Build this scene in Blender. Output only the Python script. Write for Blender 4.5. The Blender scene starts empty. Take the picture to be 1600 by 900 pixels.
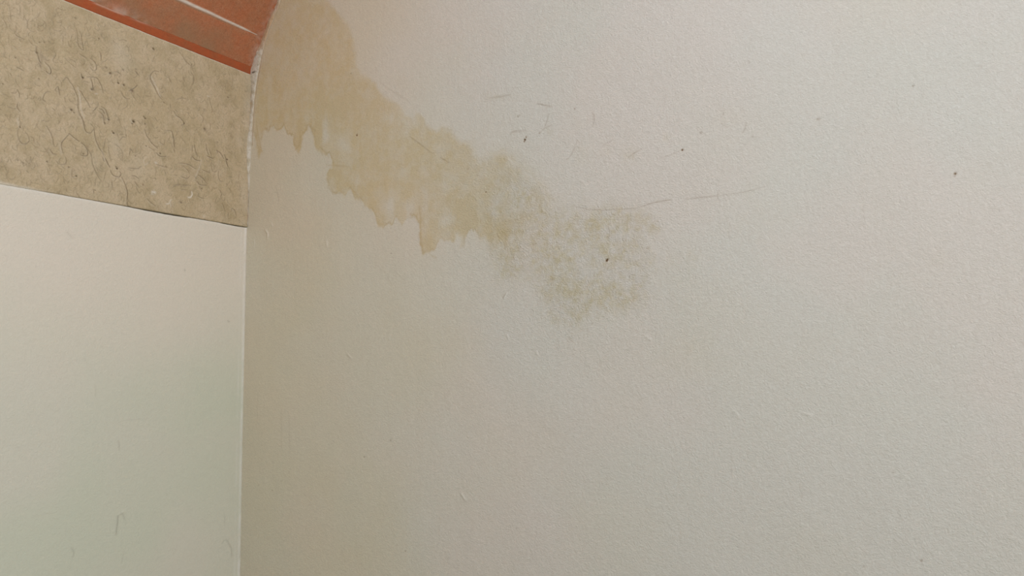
import bpy, math
import numpy as np
from mathutils import Matrix, Vector

# ------------------------------------------------------------------ camera
FOC = 1200.0                      # focal length in pixels of the 1600x900 frame
PITCH = math.radians(4.3841)
YAW = math.radians(28.8131)       # the camera is turned left of the end wall's normal
FW = np.array([-math.sin(YAW) * math.cos(PITCH), math.cos(YAW) * math.cos(PITCH), math.sin(PITCH)])
RT = np.array([math.cos(YAW), math.sin(YAW), 0.0])
UP = np.cross(RT, FW)
CAM = np.array([1.55983, -1.40411, 1.6])

sc = bpy.context.scene
C = sc.collection
cd = bpy.data.cameras.new('camera')
cd.sensor_fit = 'HORIZONTAL'
cd.sensor_width = 36.0
cd.lens = FOC * 36.0 / 1600.0
cd.clip_start = 0.02
cam = bpy.data.objects.new('camera', cd)
M = Matrix(((RT[0], UP[0], -FW[0], CAM[0]), (RT[1], UP[1], -FW[1], CAM[1]), (RT[2], UP[2], -FW[2], CAM[2]), (0, 0, 0, 1)))
cam.matrix_world = M
C.objects.link(cam)
sc.camera = cam

# ------------------------------------------------------------------ light
world = bpy.data.worlds.new('world')
sc.world = world
world.use_nodes = True
wb = world.node_tree.nodes['Background']
wb.inputs[0].default_value = (0.75, 0.87, 1.0, 1)
wb.inputs[1].default_value = 0.25


def area(name, loc, target, sx, sy, power, col):
    ld = bpy.data.lights.new(name, 'AREA')
    ld.shape = 'RECTANGLE'
    ld.size = sx
    ld.size_y = sy
    ld.energy = power
    ld.color = col
    lo = bpy.data.objects.new(name, ld)
    lo.location = loc
    d = Vector(target) - Vector(loc)
    lo.rotation_euler = d.to_track_quat('-Z', 'Y').to_euler()
    C.objects.link(lo)
    return lo


# daylight through the window in the right-hand wall, and an added fill lamp at the vault's crown
area('window_daylight', (3.57, -2.0, 2.1), (0, -2.0, 2.1), 0.9, 0.9, 81, (0.925, 1.0, 1.08))
lamp = area('fill_lamp_light', (1.4, -1.2, 3.31), (1.4, -1.2, 0.0), 0.62, 0.62, 13.5, (0.80, 1.0, 1.28))
lamp.data.shape = 'DISK'

sc.view_settings.view_transform = 'Standard'
sc.view_settings.look = 'None'
sc.view_settings.gamma = 1.0
sc.view_settings.use_curve_mapping = False
sc.view_settings.exposure = 0.0

# ------------------------------------------------------------------ room sizes
ROOM_W, ROOM_L = 3.6, 3.5
Z_STONE, Z_SPRING = 1.911, 2.317
CROWN_X = ROOM_W / 2


# ------------------------------------------------------------------ helpers
def ray(px, py):
    return FW + RT * ((px - 800) / FOC) + UP * ((450 - py) / FOC)


def end_pt(px, py):
    r = ray(px, py)
    return CAM + r * (-CAM[1] / r[1])


def left_pt(px, py):
    r = ray(px, py)
    return CAM + r * (-CAM[0] / r[0])


def srgb(r, g, b):
    out = []
    for v in (r, g, b):
        v /= 255.0
        out.append(v / 12.92 if v <= 0.04045 else ((v + 0.055) / 1.055) ** 2.4)
    return (out[0], out[1], out[2], 1.0)


def vnoise(x, y, seed):
    xi, yi = np.floor(x).astype(np.int64), np.floor(y).astype(np.int64)
    fx, fy = x - xi, y - yi
    fx, fy = fx * fx * (3 - 2 * fx), fy * fy * (3 - 2 * fy)

    def h(a, b):
        n = (a * 374761393 + b * 668265263 + seed * 974634777) & 0x7fffffff
        n = ((n ^ (n >> 13)) * 1274126177) & 0x7fffffff
        n = (n ^ (n >> 16)) & 0xffffff
        return n / float(0xffffff)
    return ((h(xi, yi) * (1 - fx) + h(xi + 1, yi) * fx) * (1 - fy) + (h(xi, yi + 1) * (1 - fx) + h(xi + 1, yi + 1) * fx) * fy)


def fbm(x, y, freq, seed, octv=4, gain=0.5):
    s = np.zeros_like(x)
    a, t = 1.0, 0.0
    for k in range(octv):
        s += a * (vnoise(x * freq + 17.3 * k, y * freq - 9.1 * k, seed + k) - 0.5)
        t += a
        a *= gain
        freq *= 2.03
    return s / t * 2


def lines(segs):
    """segs: (start, end, step) runs joined into one list of grid lines"""
    out = []
    for a, b, st in segs:
        n = max(1, int(round((b - a) / st)))
        v = np.linspace(a, b, n + 1)
        out.append(v if not out else v[1:])
    return np.concatenate(out)


def sstep(a, b, x):
    t = np.clip((x - a) / (b - a), 0, 1)
    return t * t * (3 - 2 * t)


def poly_sd(px, py, poly):
    """signed distance, positive inside"""
    P = np.asarray(poly, float)
    d2 = np.full(px.shape, 1e18)
    ins = np.zeros(px.shape, bool)
    for i in range(len(P)):
        ax, ay = P[i]
        bx, by = P[(i + 1) % len(P)]
        ex, ey = bx - ax, by - ay
        t = np.clip(((px - ax) * ex + (py - ay) * ey) / (ex * ex + ey * ey + 1e-12), 0, 1)
        d2 = np.minimum(d2, (px - ax - t * ex) ** 2 + (py - ay - t * ey) ** 2)
        if ay != by:
            c = ((ay > py) != (by > py)) & (px < (bx - ax) * (py - ay) / (by - ay) + ax)
            ins ^= c
    d = np.sqrt(d2)
    return np.where(ins, d, -d)


def make_obj(name, verts, faces, mat, attrs=None, smooth=True, parent=None):
    me = bpy.data.meshes.new(name)
    verts = np.asarray(verts, np.float32).reshape(-1, 3)
    faces = np.asarray(faces, np.int32)
    n, m = len(verts), len(faces)
    me.vertices.add(n)
    me.vertices.foreach_set('co', verts.ravel())
    me.loops.add(m * 4)
    me.loops.foreach_set('vertex_index', faces.ravel())
    me.polygons.add(m)
    me.polygons.foreach_set('loop_start', np.arange(0, m * 4, 4, dtype=np.int32))
    me.update(calc_edges=True)
    me.polygons.foreach_set('use_smooth', np.full(m, smooth, dtype=bool))
    for k, v in (attrs or {}).items():
        a = me.attributes.new(k, 'FLOAT', 'POINT')
        a.data.foreach_set('value', np.asarray(v, np.float32).ravel())
    me.materials.append(mat)
    me.validate()
    o = bpy.data.objects.new(name, me)
    C.objects.link(o)
    if parent:
        o.parent = parent
    return o


def grid_faces(na, nb, flip=False):
    i, j = np.meshgrid(np.arange(na - 1), np.arange(nb - 1), indexing='ij')
    a = i * nb + j
    f = np.stack([a, a + nb, a + nb + 1, a + 1], -1).reshape(-1, 4)
    return f[:, ::-1] if flip else f


def boxes_obj(name, boxes, mat, parent=None):
    V, F = [], []
    for (x0, y0, z0, x1, y1, z1) in boxes:
        b = len(V)
        V += [(x0, y0, z0), (x1, y0, z0), (x1, y1, z0), (x0, y1, z0), (x0, y0, z1), (x1, y0, z1), (x1, y1, z1), (x0, y1, z1)]
        F += [(b, b + 3, b + 2, b + 1), (b + 4, b + 5, b + 6, b + 7), (b, b + 1, b + 5, b + 4), (b + 1, b + 2, b + 6, b + 5), (b + 2, b + 3, b + 7, b + 6), (b + 3, b, b + 4, b + 7)]
    return make_obj(name, V, F, mat, smooth=False, parent=parent)


def tag(o, label, cat, kind='structure'):
    o['kind'] = kind
    o['label'] = label
    o['category'] = cat
    return o


def stroke(buf, A0, da, B0, db, pts, w, amp, mode='max', taper=0.0):
    """gaussian stroke along a polyline into a uniform grid; w = half width in metres"""
    pts = np.asarray(pts, float)
    na, nb = buf.shape
    lo, hi = pts.min(0) - 4 * w, pts.max(0) + 4 * w
    i0, i1 = max(0, int((lo[0] - A0) / da)), min(na, int((hi[0] - A0) / da) + 2)
    j0, j1 = max(0, int((lo[1] - B0) / db)), min(nb, int((hi[1] - B0) / db) + 2)
    if i1 <= i0 or j1 <= j0:
        return
    a = (A0 + np.arange(i0, i1) * da)[:, None]
    b = (B0 + np.arange(j0, j1) * db)[None, :]
    best = np.full((i1 - i0, j1 - j0), 0.0)
    n = len(pts) - 1
    for k in range(max(n, 1)):
        p = pts[k]
        q = pts[min(k + 1, len(pts) - 1)]
        e = q - p
        L = e @ e + 1e-12
        t = np.clip(((a - p[0]) * e[0] + (b - p[1]) * e[1]) / L, 0, 1)
        d2 = (a - p[0] - t * e[0]) ** 2 + (b - p[1] - t * e[1]) ** 2
        u = (k + t) / max(n, 1)
        g = np.exp(-d2 / (w * w)) * (1 - taper * np.abs(2 * u - 1) ** 2)
        best = np.maximum(best, g)
    sl = buf[i0:i1, j0:j1]
    if mode == 'max':
        np.maximum(sl, best * amp, out=sl)
    else:
        sl += best * amp


def smooth_path(pts, n=5):
    """Catmull-Rom through the points"""
    P = np.asarray(pts, float)
    if len(P) < 3:
        return P
    Q = np.vstack([2 * P[0] - P[1], P, 2 * P[-1] - P[-2]])
    out = []
    for i in range(1, len(Q) - 2):
        for t in np.linspace(0, 1, n, endpoint=False):
            a, b, c, d = Q[i - 1], Q[i], Q[i + 1], Q[i + 2]
            out.append(0.5 * (2 * b + (c - a) * t + (2 * a - 5 * b + 4 * c - d) * t * t + (3 * b - a - 3 * c + d) * t ** 3))
    out.append(P[-1])
    return np.array(out)


# ------------------------------------------------------------------ materials
class Mat:
    def __init__(s, name, rough=0.85, spec=0.25):
        s.m = bpy.data.materials.new(name)
        s.m.use_nodes = True
        s.t = s.m.node_tree
        s.b = s.t.nodes['Principled BSDF']
        s.b.inputs['Roughness'].default_value = rough
        s.b.inputs['Specular IOR Level'].default_value = spec
        s.pos = s.t.nodes.new('ShaderNodeNewGeometry').outputs['Position']

    def attr(s, name):
        n = s.t.nodes.new('ShaderNodeAttribute')
        n.attribute_name = name
        return n.outputs['Fac']

    def noise(s, scale, detail=4, rough=0.55, stretch=None, dist=0.0, offs=0.0):
        n = s.t.nodes.new('ShaderNodeTexNoise')
        n.inputs['Scale'].default_value = scale
        n.inputs['Detail'].default_value = detail
        n.inputs['Roughness'].default_value = rough
        n.inputs['Distortion'].default_value = dist
        mp = s.t.nodes.new('ShaderNodeMapping')
        if stretch:
            mp.inputs['Scale'].default_value = stretch
        mp.inputs['Location'].default_value = (offs, offs * 0.7, -offs)
        s.t.links.new(s.pos, mp.inputs['Vector'])
        s.t.links.new(mp.outputs[0], n.inputs['Vector'])
        return n.outputs['Fac']

    def ramp(s, v, a, b, lo=0.0, hi=1.0):
        n = s.t.nodes.new('ShaderNodeMapRange')
        s.t.links.new(v, n.inputs['Value'])
        n.inputs['From Min'].default_value = a
        n.inputs['From Max'].default_value = b
        n.inputs['To Min'].default_value = lo
        n.inputs['To Max'].default_value = hi
        return n.outputs['Result']

    def math(s, op, a, b=None, clamp=False):
        n = s.t.nodes.new('ShaderNodeMath')
        n.operation = op
        n.use_clamp = clamp
        for k, v in ((0, a), (1, b)):
            if v is None:
                continue
            if isinstance(v, (int, float)):
                n.inputs[k].default_value = v
            else:
                s.t.links.new(v, n.inputs[k])
        return n.outputs[0]

    def mix(s, fac, a, b, mode='MIX'):
        n = s.t.nodes.new('ShaderNodeMix')
        n.data_type = 'RGBA'
        n.blend_type = mode
        for sock, v in ((n.inputs['Factor'], fac), (n.inputs[6], a), (n.inputs[7], b)):
            if isinstance(v, (int, float, tuple)):
                sock.default_value = v
            else:
                s.t.links.new(v, sock)
        return n.outputs[2]

    def bump(s, height, dist, strength=1.0, prev=None):
        n = s.t.nodes.new('ShaderNodeBump')
        n.inputs['Distance'].default_value = dist
        n.inputs['Strength'].default_value = strength
        s.t.links.new(height, n.inputs['Height'])
        if prev is not None:
            s.t.links.new(prev, n.inputs['Normal'])
        return n.outputs['Normal']

    def done(s, col, nrm=None):
        s.t.links.new(col, s.b.inputs['Base Color'])
        if nrm is not None:
            s.t.links.new(nrm, s.b.inputs['Normal'])
        return s.m


def flat(name, col, rough=0.8):
    k = Mat(name, rough)
    c = k.mix(k.noise(9, 5), col, tuple(min(1, v * 0.9) for v in col[:3]) + (1,))
    return k.done(c)


# limewashed plaster of the stained end wall
k = Mat('limewash_plaster_stained', 0.8, 0.3)
base = k.mix(k.ramp(k.noise(2.6, 3, 0.5, offs=3.1), 0.42, 0.6), srgb(213, 211, 199), srgb(216, 210, 198))
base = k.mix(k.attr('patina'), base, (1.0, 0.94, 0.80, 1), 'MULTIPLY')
base = k.mix(k.ramp(k.noise(3.1, 3, 0.5, offs=8.4), 0.5, 0.72, 0, 0.3), base, srgb(209, 208, 191))
base = k.mix(k.ramp(k.noise(170, 3, 0.65, dist=1.0), 0.3, 0.7, 0.0, 0.26), base, srgb(180, 170, 152))
mott = k.ramp(k.noise(60, 4, 0.65, offs=1.2), 0.3, 0.7, 0.75, 1.2)
f1 = k.math('MULTIPLY', k.attr('stain'), mott, True)
col = k.mix(f1, base, (0.92, 0.835, 0.655, 1), 'MULTIPLY')
f2 = k.math('MULTIPLY', k.attr('damp'), k.ramp(k.noise(85, 4, 0.7, offs=5), 0.35, 0.65, 0.4, 1.5), True)
col = k.mix(f2, col, (0.88, 0.83, 0.66, 1), 'MULTIPLY')
col = k.mix(k.attr('tide'), col, (0.80, 0.72, 0.56, 1), 'MULTIPLY')
col = k.mix(k.ramp(k.attr('mark'), 0.0, 0.6), col, srgb(128, 98, 58))
col = k.mix(k.ramp(k.attr('mark'), 0.4, 1.0), col, srgb(40, 32, 22))
col = k.mix(k.attr('pale'), col, srgb(232, 226, 212))
n1 = k.bump(k.noise(190, 3, 0.6, dist=1.2), 0.0030, 0.38)
n2 = k.bump(k.noise(70, 3, 0.55, stretch=(1.3, 1, 0.55), dist=0.8, offs=2), 0.004, 0.10, n1)
crk = k.math('MULTIPLY', k.math('SUBTRACT', k.noise(130, 3, 0.6, dist=2.5, offs=6), 0.5), k.attr('crinkle'))
n3 = k.bump(crk, 0.006, 0.5, n2)
M_END = k.done(col, n3)

# smoother limewash of the left wall and the rest of the room
k = Mat('limewash_plaster_smooth', 0.8, 0.3)
base = k.mix(k.ramp(k.noise(2.2, 2, 0.5, offs=1.1), 0.42, 0.6), srgb(203, 204, 182), srgb(209, 205, 186))
base = k.mix(k.attr('warm'), base, srgb(222, 210, 192))
base = k.mix(k.ramp(k.noise(150, 3, 0.6), 0.3, 0.7, 0.0, 0.08), base, srgb(178, 168, 148))
base = k.mix(k.attr('mark'), base, srgb(95, 85, 66))
base = k.mix(k.attr('pale'), base, srgb(233, 229, 220))
n1 = k.bump(k.noise(170, 3, 0.6, dist=1.0), 0.003, 0.35)
n2 = k.bump(k.noise(40, 3, 0.5, offs=2), 0.004, 0.08, n1)
M_LEFT = k.done(base, n2)

# coarse beige lime render / stone of the band
k = Mat('beige_stone_band', 0.88, 0.2)
base = k.mix(k.ramp(k.noise(14, 4, 0.6, offs=2.2), 0.4, 0.62), srgb(201, 181, 145), srgb(209, 189, 156))
base = k.mix(k.ramp(k.noise(26, 4, 0.6, offs=7.7), 0.48, 0.68, 0, 0.65), base, srgb(178, 160, 124))
base = k.mix(k.ramp(k.noise(230, 4, 0.65, dist=0.8), 0.35, 0.7, 0.0, 0.36), base, srgb(150, 130, 96))
base = k.mix(k.ramp(k.noise(330, 4, 0.7, dist=2.5, offs=9), 0.6, 0.72, 0.0, 0.45), base, srgb(118, 98, 66))
base = k.mix(k.attr('patch'), base, srgb(140, 124, 104))
base = k.mix(k.attr('mark'), base, srgb(78, 60, 36))
base = k.mix(k.attr('pale'), base, srgb(226, 216, 196))
n1 = k.bump(k.noise(230, 4, 0.65, dist=1.8), 0.004, 0.55)
n2 = k.bump(k.noise(75, 3, 0.6, dist=1.5, offs=4), 0.006, 0.2, n1)
M_STONE = k.done(base, n2)

# terracotta wash on the vault
k = Mat('terracotta_wash', 0.85, 0.2)
base = k.mix(k.ramp(k.noise(22, 4, 0.6, offs=1.9), 0.38, 0.62), srgb(190, 118, 80), srgb(182, 124, 88))
base = k.mix(k.ramp(k.noise(120, 4, 0.7, dist=1.5, offs=5.5), 0.5, 0.72, 0, 0.6), base, srgb(192, 142, 112))
base = k.mix(k.ramp(k.noise(120, 4, 0.7, offs=0.5), 0.55, 0.8, 0, 0.5), base, srgb(142, 76, 50))
base = k.mix(k.ramp(k.noise(210, 4, 0.7, dist=2.0, offs=3.3), 0.42, 0.62, 0.0, 0.45), base, srgb(132, 78, 52))
base = k.mix(k.attr('grime_shade'), base, srgb(150, 122, 92))
base = k.mix(k.attr('pale'), base, srgb(222, 208, 192))
n1 = k.bump(k.noise(210, 4, 0.65, dist=1.4), 0.004, 0.35)
n2 = k.bump(k.noise(60, 3, 0.6, offs=4), 0.006, 0.18, n1)
M_TERRA = k.done(base, n2)

k = Mat('red_ochre_band', 0.8, 0.25)
base = k.mix(k.ramp(k.noise(30, 4, 0.6, offs=1.9), 0.38, 0.62), srgb(168, 86, 48), srgb(158, 88, 52))
base = k.mix(k.ramp(k.noise(140, 4, 0.7, offs=5.5), 0.5, 0.75, 0, 0.5), base, srgb(148, 64, 40))
base = k.mix(k.attr('pale'), base, srgb(205, 172, 148))
n1 = k.bump(k.noise(200, 4, 0.65, dist=1.4), 0.004, 0.25)
M_RED = k.done(base, n1)

k = Mat('white_plaster_filler', 0.85, 0.2)
base = k.mix(k.ramp(k.noise(55, 4, 0.7, offs=1.9), 0.45, 0.65), srgb(214, 205, 186), srgb(188, 174, 146))
base = k.mix(k.attr('tan'), base, srgb(196, 164, 128))
base = k.mix(k.attr('mark'), base, srgb(60, 48, 34))
n1 = k.bump(k.noise(230, 4, 0.65, dist=1.4), 0.005, 0.45)
n2 = k.bump(k.noise(80, 3, 0.6, offs=4), 0.006, 0.35, n1)
M_FILL = k.done(base, n2)

M_FLOOR = flat('worn_stone_floor', srgb(110, 96, 78), 0.6)
M_FRAME = flat('painted_window_wood', srgb(214, 208, 192), 0.5)


def pxs(z, s=9.0):
    """points read off an enlarged crop: (ox, oy, [(x, y), ...])"""
    ox, oy, L = z
    return [(ox + x / s, oy + y / s) for x, y in L]


# ------------------------------------------------------------------ the end wall with its damp stain
DX = 0.0016
fx0, fx1, fz0, fz1 = 0.0, 1.90, 0.98, 2.66
ax = lines([(-0.06, fx0, 0.03), (fx0, fx1, DX), (fx1, 2.4, 0.02), (2.4, ROOM_W + 0.06, 0.1)])
az = lines([(0.0, fz0, 0.06), (fz0, fz1, DX), (fz1, 2.9, 0.02), (2.9, 3.6, 0.1)])
X, Z = np.meshgrid(ax, az, indexing='ij')
d = np.stack([X - CAM[0], np.full_like(X, -CAM[1]), Z - CAM[2]], -1)
den = d @ FW
U = 800 + FOC * (d @ RT) / den       # the wall's own chart in which the stain's outline was measured
V = 450 - FOC * (d @ UP) / den

STAIN = [(430, -90), (500, -90), (505, -30), (512, 0), (522, 12), (535, 28), (545, 40), (553, 60), (556, 75), (555, 92), (558, 108), (566, 118), (580, 122), (588, 130), (592, 142), (600, 150), (612, 158), (625, 165), (632, 180), (645, 185), (652, 178), (662, 184), (668, 196), (680, 205), (690, 198), (705, 203), (712, 215), (722, 222), (738, 222), (742, 240), (752, 250), (765, 243), (780, 236), (795, 240), (803, 252), (815, 262), (828, 270), (838, 285), (850, 295), (856, 310), (850, 325), (835, 345), (815, 360), (800, 370), (790, 385), (780, 388), (765, 385), (755, 378), (747, 372), (742, 367), (735, 368), (728, 372), (725, 386), (721, 386), (720, 370), (715, 362), (708, 374), (695, 378), (685, 385), (672, 391), (662, 394), (658, 388), (656, 360), (654, 348), (648, 340), (638, 343), (628, 348), (620, 345), (605, 348), (592, 350), (586, 340), (578, 330), (570, 322), (562, 312), (556, 302), (550, 297), (543, 295), (538, 300), (528, 302), (518, 300), (512, 295), (510, 280), (511, 273), (518, 268), (519, 258), (515, 248), (508, 240), (500, 235), (495, 228), (490, 215), (488, 200), (484, 188), (480, 200), (474, 208), (470, 225), (466, 231), (461, 230), (458, 222), (457, 208), (448, 206), (440, 200), (425, 198), (412, 205), (408, 222), (411, 238), (405, 240), (402, 225), (398, 205), (380, 190), (380, 60)]
DAMP = [(800, 262), (838, 285), (870, 318), (895, 325), (910, 318), (925, 320), (945, 312), (965, 308), (975, 318), (1000, 322), (1015, 330), (1038, 340), (1042, 355), (1030, 368), (1015, 372), (1022, 395), (1022, 415), (1018, 430), (1022, 450), (1024, 465), (1010, 480), (990, 492), (970, 494), (945, 495), (930, 497), (915, 505), (900, 515), (893, 530), (888, 515), (878, 508), (866, 510), (858, 500), (845, 490), (838, 475), (833, 462), (832, 445), (822, 432), (812, 440), (800, 445), (780, 440), (768, 432), (765, 410), (762, 380), (760, 330), (775, 280)]
SX, SZ = X, Z
w1 = fbm(SX, SZ, 60, 11, 4, 0.6) * 5.0
w2 = fbm(SX, SZ, 60, 21, 4, 0.6) * 5.0
loc = (U > 360) & (U < 900) & (V > -140) & (V < 430)
sd = np.full(X.shape, -99.0)
drip = fbm(SX, SZ * 0.05, 58, 23, 3) * 15.0 * sstep(30, 90, V - (U - 395) * 0.62 - 40)   # the lower edge runs down in streaks
sd[loc] = poly_sd((U + w1 * 0.8)[loc], (V + w2 * 0.8 + drip)[loc], STAIN)
upper = sstep(10, -30, V - (U - 500) * 0.62 - 130)
soft = 3.0 + 16.0 * sstep(680, 840, U) + 5.0 * upper
crisp = sstep(-1.5 - 0.35 * soft, soft * 0.75, sd)
body = 0.80 + 0.34 * fbm(SX, SZ * 0.10, 55, 33, 3) * sstep(10, 90, V - (U - 395) * 0.62 - 20) + 0.22 * fbm(SX, SZ, 14, 31, 4) + 0.45 * fbm(SX, SZ, 45, 36, 4, 0.65)
# dried areas inside the stain, and stronger pools
for (cx, cy, rx, ry, a) in [(507, 208, 5, 18, .8), (538, 226, 10, 17, .45), (553, 245, 14, 10, .35), (606, 322, 12, 13, .75), (638, 326, 10, 13, .75), (700, 345, 14, 8, .4),
                            (735, 330, 10, 10, .25), (560, 285, 9, 7, .3), (690, 232, 22, 10, .35), (425, 218, 22, 14, .8), (815, 300, 38, 34, .62), (770, 330, 30, 22, .25), (745, 225, 12, 12, .4),
                            (640, 192, 20, 9, .35), (722, 372, 8, 9, .4)]:
    body -= a * np.exp(-((U - cx) / rx) ** 2 - ((V - cy) / ry) ** 2)
for (cx, cy, rx, ry, a) in [(728, 335, 24, 28, .5), (780, 360, 14, 14, .3), (705, 235, 6, 14, .25), (535, 165, 60, 28, .22), (475, 60, 45, 60, .12), (655, 240, 40, 22, .12), (600, 288, 30, 8, .22), (545, 243, 9, 5, .35),
                            (498, 212, 5, 20, .35), (522, 262, 9, 16, .25), (543, 290, 7, 5, .3), (668, 385, 12, 8, .2), (757, 372, 12, 9, .2), (724, 322, 10, 40, .15), (583, 320, 10, 9, .2)]:
    body += a * np.exp(-((U - cx) / rx) ** 2 - ((V - cy) / ry) ** 2)
stain = crisp * np.clip(body, 0, 1.3) * 0.95
# faint outer seep of brown around the stain
halo = np.exp(-np.clip(-sd, 0, 99) / 14.0) * (sd < 0) * sstep(700, 780, U) * 0.3
stain = np.clip(stain + halo * 0.8, 0, 1.25)
# brown tide line where the water stopped: on the lower, dripping side
low = sstep(0.0, 60.0, V - (U - 395) * 0.62 - 70)
rim = np.exp(-((sd - 1.4) / 1.5) ** 2)
rimn = sstep(-0.25, 0.45, fbm(SX, SZ, 28, 41, 3) + 0.15)
tide = rim * rimn * (0.10 + 0.50 * low) * sstep(800, 740, U)
for L in [[(461, 208), (459, 222), (463, 231), (468, 225), (469, 206)], [(500, 230), (507, 237), (513, 245)], [(512, 292), (520, 300), (530, 302), (538, 300)], [(655, 322), (657, 345), (658, 372), (661, 392), (666, 392)],
          [(586, 332), (590, 348), (598, 350)], [(510, 258), (530, 259), (545, 260)], [(638, 340), (650, 339)], [(400, 190), (404, 215), (410, 240)], [(672, 398), (682, 403)], [(726, 368), (725, 386)],
          [(548, 294), (556, 303), (563, 314)]]:
    pts = smooth_path([end_pt(*p)[[0, 2]] for p in L])
    ia, ja = np.searchsorted(ax, fx0), np.searchsorted(az, fz0)
    na, nb = int(round((fx1 - fx0) / DX)) + 1, int(round((fz1 - fz0) / DX)) + 1
    sub = tide[ia:ia + na, ja:ja + nb]
    stroke(sub, fx0, DX, fz0, DX, pts, 0.0022, 0.45, 'max', 0.3)

loc = (U > 730) & (U < 1090) & (V > 220) & (V < 570)
sd2 = np.full(X.shape, -99.0)
sd2[loc] = poly_sd((U + 2.2 * w1)[loc], (V + 2.2 * w2)[loc], DAMP)
dm = sstep(-10, 26, sd2)
db = 0.24 + 0.30 * fbm(SX, SZ, 22, 51, 4) + 0.8 * fbm(SX, SZ, 75, 56, 4, 0.65)
for (cx, cy, rx, ry, a) in [(990, 465, 40, 22, .32), (925, 455, 38, 20, .32), (945, 345, 60, 20, .22), (1025, 350, 18, 16, .2), (850, 465, 14, 30, .3), (905, 490, 18, 26, .25), (1020, 400, 12, 22, .2), (890, 366, 20, 12, .2),
                            (790, 425, 24, 14, .2), (862, 437, 9, 6, .3), (913, 455, 26, 8, .2), (925, 385, 20, 10, .2)]:
    db += a * np.exp(-((U - cx) / rx) ** 2 - ((V - cy) / ry) ** 2)
for (cx, cy, rx, ry, a) in [(870, 470, 16, 14, .25), (945, 410, 40, 14, .12), (960, 430, 24, 14, .15), (800, 330, 24, 30, .1)]:
    db -= a * np.exp(-((U - cx) / rx) ** 2 - ((V - cy) / ry) ** 2)
damp = dm * np.clip(db, 0, 1)
# pale brown ghosts beside the stain
for (cx, cy, rx, ry, a) in [(905, 245, 10, 14, .2), (948, 235, 8, 12, .22), (982, 240, 12, 12, .28), (1040, 215, 5, 6, .25), (1080, 405, 14, 10, .12), (1075, 395, 6, 5, .25), (1130, 180, 26, 14, .12), (780, 150, 20, 6, .2),
                            (720, 100, 16, 30, .08), (1060, 420, 30, 60, .10), (1180, 330, 60, 50, .07), (858, 205, 7, 6, .3), (903, 205, 26, 50, .06), (1460, 405, 20, 12, .10), (1088, 540, 40, 30, .08), (870, 380, 120, 90, .10),
                            (620, 130, 20, 12, .10)]:
    damp += a * np.exp(-((U - cx) / rx) ** 2 - ((V - cy) / ry) ** 2) * (0.8 + fbm(SX, SZ, 40, 61, 3))
damp = np.clip(damp, 0, 1)

crinkle = 0.10 + 0.55 * dm + 0.35 * sstep(0, 10, sd) * sstep(600, 760, U) + 0.22 * sstep(640, 760, U) * sstep(1240, 1000, U) * sstep(620, 520, V) + 0.12 * sstep(650, 900, U)
crinkle = np.clip(crinkle, 0, 1)

mark = np.zeros(X.shape)
pale = np.zeros(X.shape)
relief = np.zeros(X.shape)          # metres out of the wall
FINE = (slice(ia, ia + na), slice(ja, ja + nb))


def e_stroke(buf, L, w, amp, mode='max', taper=0.0):
    pts = smooth_path([end_pt(*p)[[0, 2]] for p in L])
    stroke(buf[FINE], fx0, DX, fz0, DX, pts, w, amp, mode, taper)


# thin hair cracks and scratches
for L, w, a in [([(895, 320), (915, 326), (940, 328), (965, 327), (992, 325), (1010, 320)], .0014, .28),
                ([(1005, 322), (1020, 317), (1035, 314), (1050, 312)], .0014, .50), ([(1070, 311), (1100, 308), (1122, 306)], .0014, .40), ([(1122, 306), (1150, 302), (1175, 297), (1200, 290)], .0013, .22),
                ([(1122, 300), (1122, 311)], .0013, .35), ([(785, 346), (805, 344), (812, 342), (826, 338)], .0013, .25), ([(592, 127), (610, 140), (625, 150), (640, 160)], .0013, .20),
                ([(640, 213), (655, 224), (676, 240)], .0016, .42), ([(688, 246), (702, 254)], .0018, .45), ([(1030, 247), (1045, 243), (1066, 234)], .0013, .24),
                ([(840, 162), (850, 164), (863, 167)], .0020, .42), ([(858, 178), (854, 192), (851, 200)], .0018, .30), ([(926, 175), (929, 183), (928, 194)], .0024, .28),
                ([(765, 153), (782, 151), (798, 148)], .0026, .26), ([(798, 211), (801, 206), (822, 204)], .0030, .24), ([(844, 208), (852, 200), (862, 196)], .0028, .20),
                ([(982, 246), (992, 239), (1004, 232)], .0022, .26), ([(886, 250), (894, 240), (903, 218)], .0022, .20), ([(940, 230), (948, 224), (958, 219)], .0018, .18),
                ([(1166, 191), (1165, 200), (1160, 208)], .0015, .30), ([(1170, 95), (1172, 100)], .0013, .3), ([(430, 290), (433, 300), (436, 314)], .0013, .22), ([(542, 552), (549, 560)], .0016, .38),
                ([(786, 466), (791, 458)], .0018, .40), ([(600, 424), (612, 445)], .0012, .20), ([(612, 420), (635, 440)], .0012, .18), ([(700, 100), (740, 190)], .0012, .08), ([(788, 215), (791, 235)], .0012, .15),
                ([(740, 161), (790, 156), (870, 164)], .0012, .08), ([(888, 526), (896, 535)], .0016, .3), ([(950, 350), (953, 365), (950, 376)], .0014, .25), ([(1143, 705), (1143, 750)], .0012, .12),
                ([(1250, 755), (1253, 780)], .0014, .14), ([(403, 610), (403, 660)], .002, .08), ([(440, 640), (440, 700)], .003, .10), ([(452, 650), (453, 710)], .003, .08),
                ([(1500, 180), (1540, 176)], .0012, .08), ([(718, 770), (726, 782)], .0014, .2), ([(935, 120), (1100, 128)], .0012, .05)]:
    e_stroke(mark, L, w * 0.66, a * 0.60, 'max', 0.4)
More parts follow.
